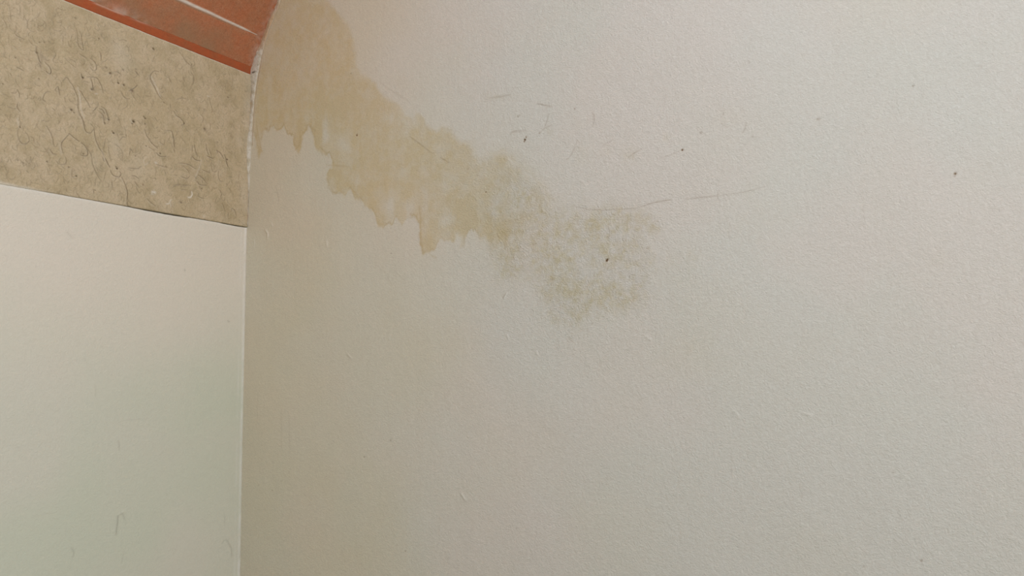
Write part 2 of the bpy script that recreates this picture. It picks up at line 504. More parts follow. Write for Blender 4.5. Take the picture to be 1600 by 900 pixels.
# pin holes and dots
for (u, v, r, a) in [(820, 218, 1.8, .95), (822, 214, 1.1, .7), (819, 221, 1.1, .8), (809, 182, 1.7, .55), (812, 180, 1.1, .5), (948, 407, 2.0, 1.0), (949, 405, 1.4, .9), (557, 211, 1.6, .85), (558, 208, .9, .5), (548, 115, 1.2, .6), (464, 55, 1.3, .35),
                     (759, 300, 1.2, .7), (611, 396, 1.2, .5), (731, 264, 1.8, .35), (834, 382, 1.1, .5), (837, 381, 1.0, .5), (925, 506, 1.4, .45), (1066, 234, 1.7, .8), (1095, 207, 2.2, .45), (1493, 271, 1.8, .7), (1492, 275, 1.2, .5),
                     (1427, 134, 1.4, .6), (1278, 186, 1.8, .5), (1281, 186, 1.2, .4), (1440, 876, 1.8, .6), (898, 170, 1.4, .6), (843, 208, 1.5, .6), (610, 688, 1.3, .6), (569, 714, 1.5, .5), (633, 861, 1.4, .5), (807, 826, 1.3, .3),
                     (1176, 213, 1.3, .35), (1130, 178, 1.6, .25), (425, 766, 1.4, .4), (439, 752, 1.3, .35), (404, 758, 1.6, .25), (862, 437, 2.5, .28), (1012, 388, 1.6, .25), (984, 432, 1.6, .3), (1088, 275, 1.0, .2), (1350, 885, 1.6, .3), (1396, 738, 1.4, .25),
                     (476, 88, 1.0, .15), (1360, 600, 1.0, .2), (700, 640, 1.0, .2), (1260, 470, 1.0, .15), (1385, 705, 1.5, .2), (638, 658, 1.3, .25), (870, 560, 1.0, .15), (1228, 640, 1.0, .18), (800, 143, 1.0, .2)]:
    a = a if a > 0.65 else a * 0.6
    e_stroke(mark, [(u, v), (u + 0.6, v + 0.4)], r * 0.0010, a)
    e_stroke(relief, [(u, v), (u + 0.6, v + 0.4)], r * 0.0015, -0.0012 * a, 'add')
    e_stroke(pale, [(u + 2.2, v + 1.2), (u + 2.6, v + 1.4)], r * 0.0010, 0.18 * a)
# little paint curls that stand off the wall
for L, a in [([(414, 359), (418, 365), (417, 373)], .0016), ([(396, 374), (397, 380), (396, 386)], .0010), ([(424, 348), (425, 354)], .0008), ([(542, 553), (549, 560)], .0012), ([(786, 468), (792, 458)], .0012), ([(510, 374), (511, 386)], .0008),
             ([(720, 770), (728, 782)], .0010), ([(1145, 640), (1156, 652)], .0005), ([(838, 550), (842, 556)], .0007), ([(792, 522), (795, 530)], .0008), ([(1008, 525), (1018, 532)], .0006), ([(1255, 645), (1270, 650)], .0006)]:
    e_stroke(relief, L, 0.0022, a, 'add', 0.6)
    e_stroke(pale, [(p[0] + 1.0, p[1]) for p in L], 0.0014, 0.30, 'max', 0.5)
rng = np.random.default_rng(5)
for i in range(420):                # trowel nicks all over the plaster
    u, v = rng.uniform(400, 1600), rng.uniform(0, 900)
    ang = rng.uniform(0.6, 2.4)
    L = rng.uniform(2, 9)
    e_stroke(relief, [(u, v), (u + L * math.cos(ang) + rng.uniform(-1, 1), v + L * math.sin(ang))], rng.uniform(.0014, .003), rng.choice([-1, 1]) * rng.uniform(.00008, .00032), 'add', 0.6)
relief += 0.0022 * fbm(SX, SZ, 3.5, 71, 3) + 0.00035 * fbm(SX, SZ, 55, 75, 3) * (0.4 + crinkle)
relief += 0.00035 * fbm(SX * 1.0, SZ * 0.12, 26, 79, 3) * sstep(1.3, 0.2, X)     # vertical brush drag
relief *= sstep(0, 0.06, X) * 0.9 + 0.1
# old yellowing of the limewash near the damp corner
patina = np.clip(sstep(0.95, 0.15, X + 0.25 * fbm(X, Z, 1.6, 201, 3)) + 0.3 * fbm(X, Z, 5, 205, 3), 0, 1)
verts = np.stack([X, -relief, Z], -1)
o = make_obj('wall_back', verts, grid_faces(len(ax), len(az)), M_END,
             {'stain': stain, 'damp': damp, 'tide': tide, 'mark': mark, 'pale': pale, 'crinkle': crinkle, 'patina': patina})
tag(o, 'off-white plaster end wall with a large brown water stain and drips', 'wall')

# ------------------------------------------------------------------ left wall, painted part below the stone band
ay = lines([(-ROOM_L, -1.0, 0.06), (-1.0, 0.0, 0.0025)])
top = Z_STONE
az = lines([(0.0, 0.98, 0.06), (0.98, top, 0.0025)])
Y, Z = np.meshgrid(ay, az, indexing='ij')
lean = 0.0035 * sstep(1.911, 1.45, Z) + 0.0055 * sstep(1.5, 0.9, Z)


def px_to_y(u):                      # along the joint line
    return left_pt(u, 288 + 0.1745 * u)[1]


gy = np.array([px_to_y(u) for u in (-300, 60, 105, 150, 200, 225, 260, 285, 300, 340, 352, 370, 386)])
gv = np.array([0, 0, .0003, .0007, .0012, .0026, .0034, .0030, .0014, .0013, .0022, .0026, .0022])
gap = np.interp(ay, gy, gv) + 0.0004 * (vnoise(ay * 90, ay * 0, 3) - .5)
gap = np.clip(gap, 0.0001, 1)
Zw = Z - gap[:, None] * sstep(1.75, top, Z)
rel = 0.0020 * fbm(Y, Z, 3, 81, 3) + 0.0002 * fbm(Y, Z, 60, 85, 3)
rel *= sstep(0.0, -0.05, Y) * 0.8 + 0.2
rel *= sstep(top, top - 0.06, Z) * 0.9 + 0.1
mark = np.zeros(Y.shape)
pale = np.zeros(Y.shape)
nya, nza = int(round(1.0 / 0.0025)) + 1, int(round((top - 0.98) / 0.0025)) + 1
FY = slice(len(ay) - nya, len(ay))
FZ = slice(len(az) - nza, len(az))
dz_ = (top - 0.98) / (nza - 1)


def l_stroke(buf, L, w, amp, mode='max', taper=0.0):
    pts = smooth_path([left_pt(*p)[[1, 2]] for p in L])
    stroke(buf[FY, FZ], -1.0, 0.0025, 0.98, dz_, pts, w, amp, mode, taper)


for L, w, a in [([(181, 805), (180, 820), (178, 835)], .0016, .40), ([(184, 804), (188, 802), (192, 812)], .0016, .22), ([(183, 688), (184, 703)], .0016, .22), ([(108, 855), (112, 862), (110, 870)], .0018, .2), ([(350, 842), (357, 855), (358, 868)], .0018, .25),
                ([(343, 848), (348, 843), (352, 846)], .0014, .2), ([(104, 361), (112, 371)], .0014, .16), ([(147, 600), (148, 620)], .0014, .1), ([(355, 501), (358, 503)], .0016, .35), ([(288, 421), (289, 423)], .0016, .4),
                ([(130, 560), (132, 562)], .0016, .2), ([(190, 657), (230, 654)], .0014, .08), ([(325, 730), (345, 732)], .0014, .08), ([(186, 880), (190, 860)], .0014, .12), ([(347, 800), (348, 820)], .0014, .12)]:
    l_stroke(mark, L, w, a, 'max', 0.3)
for L, a in [([(184, 803), (190, 800), (193, 812)], .0009), ([(25, 365), (32, 372)], .0006), ([(350, 842), (357, 855), (358, 868)], .0007), ([(104, 361), (112, 371)], .0006)]:
    l_stroke(rel, L, 0.0022, a, 'add', 0.4)
# thicker worn arris of paint along the corner
edge = np.exp(-((Y + 0.004) / 0.004) ** 2) * (0.55 + 0.6 * fbm(Y, Z, 40, 91, 3))
edge += 0.45 * np.exp(-((Y + 0.018) / 0.003) ** 2) * np.clip(fbm(Y, Z, 18, 95, 3) + .3, 0, 1)
pale = np.clip(np.maximum(pale, edge * 0.55), 0, 1)
rel += 0.0012 * np.exp(-((Y + 0.004) / 0.003) ** 2) * (1 + fbm(Y, Z, 60, 97, 2))
# pale ragged paint at the joint
jt = np.exp(-((top - Z) / 0.004) ** 2) * (0.4 + 0.5 * fbm(Y, Z, 30, 99, 2))
pale = np.clip(np.maximum(pale, jt * 0.6), 0, 1)
warm = np.clip(sstep(1.50, 1.86, Z - 0.35 * Y * 0 + 0.14 * fbm(Y, Z, 2.4, 211, 3)) * 0.85, 0, 1)   # rosier and lighter towards the top, with a fuzzy edge
jit = 0.0018 * fbm(Y * 0 + 3.3, Z, 35, 101, 3) * sstep(-0.02, 0, Y)
verts = np.stack([lean + rel, Y + jit * 0.0, Zw], -1)
o = make_obj('wall_left', verts, grid_faces(len(ay), len(az), flip=False), M_LEFT, {'mark': mark, 'pale': pale, 'warm': warm})
tag(o, 'smooth pale grey-green plaster wall below the beige stone band', 'wall')

# ------------------------------------------------------------------ the beige stone band (a slab 2 cm deep)
DS = 0.0010
y_f = -0.78
ay = lines([(-ROOM_L, y_f, 0.03), (y_f, 0.0, DS)])
nz = int(round((Z_SPRING - Z_STONE) / DS))
az = np.linspace(Z_STONE, Z_SPRING, nz + 1)
DZS = az[1] - az[0]
Y, Z = np.meshgrid(ay, az, indexing='ij')
mark = np.zeros(Y.shape)
pale = np.zeros(Y.shape)
patch = np.zeros(Y.shape)
rel = np.zeros(Y.shape)
nyf = int(round(-y_f / DS)) + 1
FS = slice(len(ay) - nyf, len(ay))


def s_path(L):
    return smooth_path([left_pt(*p)[[1, 2]] for p in L])


def s_stroke(buf, L, w, amp, mode='max', taper=0.0):
    stroke(buf[FS, :], y_f, DS, Z_STONE, DZS, s_path(L), w, amp, mode, taper)


# squiggles left by roots and worms: (crop origin, [(strength, points)...]) read off nine-fold enlargements
SQ = [
    (0, 0, [(.3, [(120, 80), (135, 130), (145, 190), (150, 260), (165, 300)]), (.35, [(15, 240), (50, 280), (80, 340), (95, 400)]), (.45, [(355, 260), (380, 300), (385, 350), (380, 400)]), (.6, [(205, 470), (240, 510), (290, 530), (335, 555)]),
            (.35, [(400, 560), (430, 600), (470, 640)]), (.3, [(530, 330), (535, 390), (560, 415)]), (.3, [(600, 290), (640, 330), (640, 400)]), (.55, [(515, 650), (510, 700), (520, 745), (545, 820), (560, 880)]),
            (.5, [(1070, 400), (1085, 470), (1090, 560), (1105, 640), (1150, 700), (1170, 690), (1155, 600), (1140, 500), (1120, 440)]), (.4, [(1015, 490), (1000, 540)]), (.35, [(960, 580), (970, 640), (1000, 660)]),
            (.5, [(1120, 760), (1170, 790), (1220, 825)]), (.3, [(60, 700), (70, 750)]), (.25, [(120, 480), (115, 560), (125, 650)]), (.35, [(180, 640), (215, 670), (245, 700)])]),
    (100, 20, [(.6, [(500, 550), (520, 600), (520, 670)]), (.55, [(370, 640), (420, 680), (450, 740), (450, 800), (400, 810), (370, 770)]), (.3, [(310, 180), (340, 260), (360, 320)]), (.35, [(290, 440), (300, 410), (330, 410)]),
               (.35, [(60, 660), (110, 660), (160, 700), (170, 750)]), (.35, [(60, 690), (120, 740), (160, 770)]), (.45, [(780, 390), (830, 380), (880, 400)]), (.5, [(870, 460), (905, 500), (910, 550)]), (.5, [(700, 830), (760, 840), (810, 880)]),
               (.55, [(1000, 820), (1045, 880)]), (.35, [(780, 740), (830, 800)]), (.3, [(390, 350), (440, 360)]), (.35, [(360, 740), (400, 730)])]),
    (220, 60, [(.65, [(245, 470), (190, 460), (150, 490), (130, 540), (150, 600), (190, 680), (220, 750), (260, 820), (300, 860)]), (.6, [(540, 190), (590, 260), (620, 310), (680, 370), (710, 390)]), (.4, [(740, 310), (755, 370), (700, 410)]),
               (.8, [(165, 135), (190, 165)]), (.35, [(590, 540), (605, 600)]), (.45, [(700, 470), (740, 540), (740, 620), (720, 650)]), (.4, [(570, 820), (570, 880)]), (.3, [(800, 640), (850, 700)]), (.5, [(200, 490), (225, 520)]), (.3, [(380, 520), (430, 620)]),
               (.3, [(330, 690), (345, 730)]), (.3, [(1130, 640), (1160, 700)])]),
    (0, 80, [(.7, [(530, 60), (550, 130), (580, 180)]), (.75, [(630, 160), (690, 220), (715, 290), (690, 320), (640, 280)]), (.4, [(760, 0), (780, 60), (740, 130), (790, 170)]), (.6, [(225, 225), (270, 245), (335, 280)]), (.45, [(140, 310), (170, 370)]),
             (.6, [(240, 540), (270, 600), (270, 650)]), (.4, [(160, 590), (210, 590), (240, 560)]), (.6, [(245, 740), (240, 790), (280, 850)]), (.3, [(650, 430), (680, 500)]), (.5, [(640, 710), (600, 680), (620, 610), (650, 575), (700, 570)]),
             (.6, [(770, 545), (810, 500), (830, 560), (840, 620)]), (.55, [(880, 420), (930, 370), (980, 430), (1030, 500), (1060, 580), (1090, 650), (1095, 760), (1100, 830), (1120, 900)]),
             (.6, [(1090, 530), (1140, 580), (1180, 650), (1240, 740), (1260, 790)]), (.4, [(900, 650), (920, 720)]), (.5, [(730, 800), (770, 835)]), (.8, [(1140, 320), (1160, 395)]), (.6, [(1200, 430), (1240, 440)]), (.3, [(380, 600), (385, 660), (340, 680)])]),
    (80, 100, [(.75, [(555, 200), (575, 270), (585, 340), (600, 370)]), (.6, [(500, 185), (560, 185), (640, 200), (680, 260), (710, 330), (730, 410)]), (.6, [(370, 570), (380, 650), (410, 720), (450, 800), (475, 880)]), (.7, [(590, 660), (650, 600)]),
               (.6, [(670, 630), (720, 650), (750, 700)]), (.6, [(700, 600), (760, 640), (800, 740), (820, 790)]), (.65, [(680, 680), (730, 720), (745, 800), (755, 850)]), (.6, [(880, 110), (940, 115), (990, 160)]), (.55, [(1180, 90), (1230, 160)]),
               (.45, [(850, 240), (880, 280)]), (.55, [(980, 380), (1010, 450), (1060, 490), (1100, 490)]), (.75, [(1090, 380), (1150, 350), (1210, 295)]), (.4, [(1120, 400), (1160, 470), (1190, 500)]), (.4, [(540, 690), (560, 720)]), (.4, [(90, 690), (115, 740)]),
               (.4, [(940, 760), (965, 830)]), (.45, [(550, 840), (590, 880)]), (.4, [(930, 200), (940, 260)])]),
    (0, 180, [(.4, [(275, 0), (270, 60), (290, 110), (275, 170), (250, 200)]), (.5, [(250, 210), (250, 290), (270, 350), (310, 400), (370, 400), (410, 350), (390, 280), (350, 230)]), (.5, [(650, 150), (700, 230), (740, 330), (745, 400), (760, 440)]),
              (.3, [(600, 430), (650, 500), (700, 580)]), (.65, [(975, 255), (920, 320), (870, 380), (860, 450), (885, 530)]), (.75, [(975, 255), (1030, 310), (1110, 370)]), (.75, [(1140, 390), (1180, 420), (1220, 480), (1230, 550), (1190, 575), (1130, 560)]),
              (.5, [(780, 640), (830, 690), (900, 690), (930, 650), (915, 590)]), (.45, [(1010, 750), (1010, 860), (1070, 860)]), (.55, [(700, 480), (740, 540), (790, 550)]), (.3, [(470, 600), (440, 640), (460, 680)]), (.4, [(370, 780), (400, 810)]),
              (.35, [(20, 600), (30, 650)]), (.4, [(140, 620), (165, 670)]), (.4, [(1060, 430), (1060, 500)])]),
    (80, 180, [(.65, [(400, 0), (440, 80), (470, 190), (500, 240), (550, 250), (590, 200)]), (.65, [(600, 170), (610, 270), (630, 360), (680, 470), (720, 530), (740, 590)]), (.85, [(755, 600), (790, 670), (820, 730)]),
               (.75, [(830, 770), (850, 820), (880, 850), (950, 870), (980, 830), (960, 790)]), (.5, [(490, 430), (520, 490), (560, 570), (580, 680), (620, 780), (670, 870)]), (.55, [(880, 400), (940, 440), (990, 500), (1005, 560)]), (.5, [(960, 360), (1000, 310), (1050, 310)]),
               (.45, [(960, 275), (1010, 265)]), (.4, [(1030, 170), (1045, 230)]), (.4, [(760, 330), (740, 470)]), (.65, [(1080, 740), (1150, 750), (1220, 750), (1260, 720)]), (.5, [(1110, 470), (1100, 560)]), (.5, [(1110, 470), (1150, 520)]),
               (.45, [(800, 420), (810, 520), (840, 630)]), (.6, [(720, 590), (740, 650)]), (.4, [(920, 250), (950, 320)]), (.4, [(1050, 270), (1055, 300)])]),
    (120, 240, [(.5, [(200, 0), (215, 130), (250, 230), (300, 330), (350, 400)]), (.7, [(620, 330), (650, 370), (690, 470), (710, 560), (705, 710), (760, 760)]), (.6, [(485, 380), (505, 480)]), (.6, [(230, 500), (240, 560)]), (.4, [(410, 250), (390, 320), (370, 390)]),
                (.55, [(770, 310), (820, 320), (870, 355)]), (.5, [(820, 400), (850, 440), (870, 480)]), (.6, [(980, 630), (1040, 690), (1100, 730)]), (.4, [(270, 330), (250, 450)]), (.4, [(720, 220), (780, 250)]), (.4, [(830, 450), (850, 520), (880, 560)]),
                (.4, [(1140, 730), (1145, 790)]), (.3, [(290, 540), (330, 550), (370, 600)])]),
    (200, 120, [(.5, [(320, 0), (310, 50), (370, 150), (410, 230), (450, 290)]), (.4, [(340, 60), (400, 130)]), (.4, [(560, 0), (610, 90)]), (.5, [(920, 0), (910, 100)]), (.4, [(780, 0), (790, 70)]), (.45, [(370, 570), (410, 630)]),
                (.6, [(640, 480), (680, 550), (730, 580), (790, 660), (740, 680)]), (.5, [(1020, 530), (1060, 580), (1050, 620)]), (.5, [(1130, 280), (1150, 350), (1190, 490)]), (.45, [(1160, 660), (1155, 740)]), (.65, [(230, 740), (260, 830), (310, 890)]),
                (.5, [(520, 755), (610, 765), (630, 850), (650, 890)]), (.45, [(680, 320), (760, 300), (850, 320)]), (.4, [(590, 380), (600, 440)]), (.4, [(140, 630), (180, 670)]), (.35, [(430, 240), (480, 290)]), (.4, [(660, 460), (700, 500)]), (.3, [(760, 270), (765, 330)])]),
    (200, 200, [(.65, [(290, 150), (320, 200), (380, 260), (410, 285)]), (.3, [(150, 70), (200, 75)]), (.75, [(620, 50), (640, 150), (650, 260)]), (.8, [(640, 200), (655, 270)]), (.65, [(645, 300), (655, 340)]), (.45, [(440, 190), (470, 220), (500, 230), (510, 170)]),
                (.45, [(770, 170), (810, 220)]), (.4, [(290, 270), (370, 320)]), (.65, [(390, 350), (450, 400), (530, 400)]), (.5, [(900, 240), (900, 330)]), (.65, [(930, 240), (945, 320), (970, 400)]), (.75, [(900, 400), (950, 450), (1010, 460)]),
                (.6, [(1090, 220), (1110, 320), (1130, 380)]), (.75, [(1110, 395), (1190, 430)]), (.5, [(1130, 280), (1170, 380)]), (.55, [(700, 490), (780, 500), (860, 520), (950, 580)]), (.5, [(780, 540), (840, 600), (860, 640)]), (.55, [(1030, 580), (1090, 610), (1150, 630)]),
                (.6, [(740, 680), (820, 710), (865, 680)]), (.6, [(980, 660), (1050, 710), (1095, 770)]), (.65, [(960, 750), (1010, 800), (1100, 805)]), (.45, [(640, 660), (690, 670)]), (.5, [(390, 510), (480, 540), (560, 560)]), (.6, [(50, 680), (100, 680), (150, 710)]),
                (.5, [(90, 760), (130, 820)]), (.4, [(620, 840), (670, 800), (730, 790)]), (.35, [(740, 820), (880, 805)]), (.4, [(380, 560), (400, 620)]), (.4, [(510, 590), (530, 660)]), (.35, [(1170, 520), (1180, 600), (1230, 620)]), (.4, [(1010, 150), (1025, 200)])]),
    (280, 200, [(.9, [(525, 315), (535, 350)]), (.8, [(535, 320), (580, 360), (620, 430)]), (.6, [(630, 370), (655, 440)]), (.9, [(655, 440), (665, 490), (680, 540)]), (.5, [(550, 600), (545, 680), (570, 740), (610, 750)]), (.45, [(450, 560), (480, 620), (530, 600)]),
                (.4, [(690, 690), (740, 690)]), (.35, [(840, 650), (830, 720)]), (.35, [(700, 560), (705, 590)]), (.3, [(640, 260), (680, 320)])]),
    (240, 270, [(.6, [(920, 240), (950, 290), (940, 350)]), (.5, [(960, 420), (980, 470), (1000, 540)]), (.65, [(1090, 500), (1130, 520), (1160, 600)]), (.5, [(620, 320), (660, 350), (710, 360)]), (.45, [(1060, 230), (1090, 260)]), (.4, [(280, 180), (400, 170), (520, 180)]),
                (.5, [(600, 120), (630, 140)]), (.5, [(650, 200), (670, 260)]), (.4, [(1090, 120), (1110, 160)]), (.35, [(380, 240), (460, 240)]), (.4, [(1050, 560), (1040, 640)])]),
]
rng = np.random.default_rng(9)
for ox, oy, items in SQ:
    for a, L in items:
        P = [(ox + x / 9.0, oy + y / 9.0) for x, y in L]
        s_stroke(mark, P, 0.00100, min(1, a * 0.95), 'max', 0.35)  # dark groove: dirt with the relief shade put into the colour
        s_stroke(rel, P, 0.0019, -0.0007 * a, 'add', 0.3)
        # the raised lip on each groove's left flank, its lit side painted pale
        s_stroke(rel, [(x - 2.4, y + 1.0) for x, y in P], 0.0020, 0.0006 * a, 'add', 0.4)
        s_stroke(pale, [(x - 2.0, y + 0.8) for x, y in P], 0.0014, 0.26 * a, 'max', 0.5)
for i in range(2600):                # the finer fibre marks between them, over the whole slab
    u0 = rng.uniform(y_f, -0.006)
    v0 = rng.uniform(Z_STONE + .006, Z_SPRING - .006)
    ang = rng.normal(-1.2, 0.7)
    cur = rng.uniform(-1, 1) * 0.9
    stp = rng.uniform(0.0015, 0.0038)
    P = [(u0, v0)]
    for q in range(rng.integers(2, 7)):
        P.append((P[-1][0] + stp * math.cos(ang), P[-1][1] + stp * math.sin(ang)))
        ang += cur * 0.6
    a = rng.uniform(.12, .42)
    args = (y_f, DS, Z_STONE, DZS)
    stroke(mark[FS, :], *args, P, 0.0009, a * 0.80, 'max', 0.4)
    stroke(rel[FS, :], *args, P, 0.0016, -0.0005 * a, 'add', 0.3)
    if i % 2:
        stroke(pale[FS, :], *args, [(x - .0022, z - .0006) for x, z in P], 0.0012, 0.22 * a, 'max', 0.4)  # lit flank painted pale beside the mark
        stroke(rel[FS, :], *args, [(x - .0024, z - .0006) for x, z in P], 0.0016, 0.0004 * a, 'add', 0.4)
for (u, v, r, a) in [(57, 82, 2.4, .7), (61, 66, 1.3, .5), (69, 66, 1.3, .5), (23.5, 90, 1.4, .6), (154, 60, 1.5, .55), (117, 28, 2, .4), (172.5, 114, 2.4, .7), (165.5, 106, 2, .4), (192, 109, 2, .55), (239.5, 76, 2.2, .75), (4, 131, 1.6, .45),
                     (60, 123, 1.3, .5), (111, 171.5, 2.6, .75), (115, 175.5, 1.5, .6), (129, 121, 2.0, .85), (143, 139.5, 2.4, .75), (184.5, 129.5, 1.7, .95), (193, 132.5, 2.2, .7), (206, 141, 3.4, .55), (171, 114.5, 2, .7), (208, 189.5, 3.0, 1.0),
                     (206, 193, 1.8, .7), (226, 184.5, 1.8, .8), (224, 182, 1.4, .6), (226, 193.5, 1.4, .6), (177, 207.5, 2.1, 1.0), (175, 205, 1.6, .5), (182.5, 263, 2.0, 1.0), (181, 260, 1.2, .6), (169.5, 186.5, 2.2, .8), (163.5, 192, 1.5, .7), (73, 252.5, 1.7, .6),
                     (35.5, 254.5, 1.7, .55), (27, 250, 1.7, .45), (119, 275, 1.4, .8), (129.5, 240, 1.4, .6), (106.5, 261, 1.4, .55), (31, 198.5, 1.4, .7), (211, 243.5, 1.3, .5), (319, 201, 3.2, .5), (287, 192.5, 1.7, .7), (249.5, 239.5, 1.9, .65),
                     (227.5, 228, 1.2, .5), (222.5, 288.5, 1.4, .6), (314.5, 294.5, 1.8, .55), (354, 249, 1.8, .8), (282, 316, 2.4, .5), (259, 260, 2, .45), (339, 222, 2, .4), (108, 209, 1.2, .3), (212, 108, 1.5, .4), (242, 279, 2, .35), (305, 278, 1.5, .5),
                     (148, 297, 1.2, .6), (66, 204.5, 3, .18), (92, 140, 2.2, .45), (87, 142, 1.6, .35), (354, 288, 2, .35), (380, 351, 1.6, .3), (256, 160, 1.5, .5), (345, 200, 1.4, .3), (290, 70, 2.2, .35), (299, 101, 1.4, .4), (356, 152, 1.6, .6)]:
    s_stroke(mark, [(u, v), (u + 0.8, v + 0.6)], r * 0.00095, min(1, a * 1.1))
    s_stroke(rel, [(u, v), (u + 0.8, v + 0.6)], r * 0.0012, -0.0018 * a, 'add')
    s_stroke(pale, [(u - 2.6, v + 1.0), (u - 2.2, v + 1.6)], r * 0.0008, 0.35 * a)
for (u, v, r, a) in [(64, 87, 5.5, .42), (70, 92, 4.5, .3), (62, 100, 4, .3), (205, 141, 4, .4), (30, 222, 8, .10), (62, 222, 6, .10), (45, 255, 10, .22), (320, 202, 4, .3), (146, 138, 6, .2), (160, 180, 8, .2), (75, 236, 7, .2), (285, 232, 12, .10), (80, 206, 8, .12),
                     (117, 110, 6, .12), (305, 270, 10, .12), (282, 315, 7, .15), (115, 268, 5, .2)]:
    s_stroke(patch, [(u, v), (u + 1, v + 2)], r * 0.0011, a)
for L, w, a in [([(298.9, 300), (299.4, 304.5), (296.7, 308.5), (293.3, 308.5)], .0019, .95), ([(266.7, 312), (263.3, 318), (259, 319)], .0015, .7), ([(266, 318), (266.3, 322)], .0014, .6), ([(237, 300), (242, 301)], .0030, .85), ([(237, 303), (239, 304)], .0018, .5),
                ([(242, 254), (244, 255)], .0022, .75), ([(314, 251), (310, 264), (304.5, 278)], .0018, .32), ([(263, 249), (268, 226)], .0009, .0), ([(317.5, 337), (319, 339)], .0028, .4), ([(231, 254), (226, 258), (224, 250), (229, 245)], .0015, .35),
                ([(121, 137), (124, 150), (126, 170), (131, 185)], .0017, .40), ([(236, 120), (244, 136), (250, 150)], .0017, .45), ([(148, 146.5), (152, 146.5)], .0016, .4), ([(235, 304), (241, 296)], .0012, .4), ([(27, 186), (28.5, 196)], .0022, .3),
                ([(160, 240), (163, 250), (159, 235)], .0022, .25), ([(93, 225), (95, 240)], .0030, .22), ([(267, 210), (262, 230)], .0001, .0), ([(324, 150), (326, 151)], .0018, .6), ([(341, 251), (343, 253)], .0016, .3), ([(205, 190), (202.5, 187)], .0014, .4)]:
    if a:
        s_stroke(pale, L, w, a, 'max', 0.2)
        s_stroke(rel, L, w, a * 0.0009, 'add', 0.2)
for (u, v, r, a) in [(190, 85, 26, .22), (150, 250, 18, .12), (180, 225, 16, .2), (215, 260, 22, .12), (375, 220, 10, .2), (160, 290, 26, .10), (300, 120, 30, .06)]:
    s_stroke(pale, [(u, v), (u + 1, v + 6)], r * 0.0011, a)
pale = np.maximum(pale, 0.9 * np.exp(-((Z_SPRING - Z) / 0.0018) ** 2) * (0.7 + 0.6 * fbm(Y, Z, 40, 111, 2)))  # light caught on the slab's top edge, painted as a pale line
# limewash lapped over the slab's foot at its left end
lap = sstep(px_to_y(110), px_to_y(20), Y) * np.exp(-((Z - Z_STONE) / (0.0045 + 0.003 * fbm(Y, Z * 0, 25, 113, 3))) ** 2)
pale = np.clip(np.maximum(pale, lap * 0.75), 0, 1)
smear = np.exp(-((Y + 0.008) / 0.016) ** 2) * np.clip(0.35 + 0.6 * fbm(Y, Z, 30, 117, 3), 0, 1)
pale = np.clip(np.maximum(pale, smear * 0.45), 0, 1)
rel += 0.0011 * fbm(Y, Z, 20, 115, 4) + 0.0004 * fbm(Y, Z, 120, 118, 3)
slab = np.full(Y.shape, 0.0012)
# rounded arrises top and bottom
slab -= 0.0012 * np.exp(-((Z - Z_STONE) / 0.0012) ** 2) + 0.0001 * np.exp(-((Z_SPRING - Z) / 0.0012) ** 2)
verts = np.stack([slab + rel * 0.9, Y, Z], -1)
fv = verts.reshape(-1, 3)
faces = grid_faces(len(ay), len(az))
# underside and top side of the slab
nA, nB = len(ay), len(az)
lo_i = np.arange(nA) * nB
hi_i = lo_i + nB - 1
back_lo = fv[lo_i].copy()
back_lo[:, 0] = -0.02
back_hi = fv[hi_i].copy()
back_hi[:, 0] = -0.02
base_n = len(fv)
fv = np.vstack([fv, back_lo, back_hi])
b0 = base_n + np.arange(nA)
b1 = base_n + nA + np.arange(nA)
fl = np.stack([lo_i[:-1], b0[:-1], b0[1:], lo_i[1:]], -1)
fh = np.stack([hi_i[:-1], hi_i[1:], b1[1:], b1[:-1]], -1)
faces = np.vstack([faces, fl, fh])
pad = np.zeros(2 * nA)
o = make_obj('trim_1', fv, faces, M_STONE, {k_: np.concatenate([v_.ravel(), pad]) for k_, v_ in (('mark', mark), ('pale', pale), ('patch', patch))})
tag(o, 'beige stone band scored with worm-like grooves, below the terracotta vault', 'stone band')
# dark bed of the joint behind the slab's lower edge and the core of the wall
k = Mat('old_mortar', 0.95, 0.1)
M_BED = k.done(k.mix(k.noise(120, 4), srgb(92, 80, 62), srgb(70, 60, 46)))
o = boxes_obj('wall_left_core', [(-0.25, -ROOM_L, 0.0, -0.022, 0.0, Z_SPRING)], M_BED)
tag(o, 'dark old mortar showing in the crack under the stone band', 'wall core')

# ------------------------------------------------------------------ the vault
PROF = [(0.0, 2.317), (0.0025, 2.338)]
VA = [(0.0025, 2.338), (0.012, 2.356), (0.022, 2.375), (0.040, 2.412), (0.058, 2.443), (0.088, 2.490)]
th0 = math.radians(32)
R = (CROWN_X - 0.088) / math.cos(th0)
arc = [(0.088 + R * (math.cos(th0) - math.cos(t)), 2.490 + R * (math.sin(t) - math.sin(th0))) for t in np.linspace(th0, math.pi / 2, 60)]
half = list(smooth_path(VA, 12)) + arc[1:]
left_half = np.array([(p[0], p[1]) for p in half])
right_half = np.array([(ROOM_W - p[0], p[1]) for p in half[::-1]])[1:]
curve = np.vstack([left_half, right_half, [(ROOM_W, Z_SPRING)]])
seg = np.r_[0, np.cumsum(np.hypot(*np.diff(curve, axis=0).T))]


def vault_at(s):
    return np.interp(s, seg, curve[:, 0]), np.interp(s, seg, curve[:, 1])


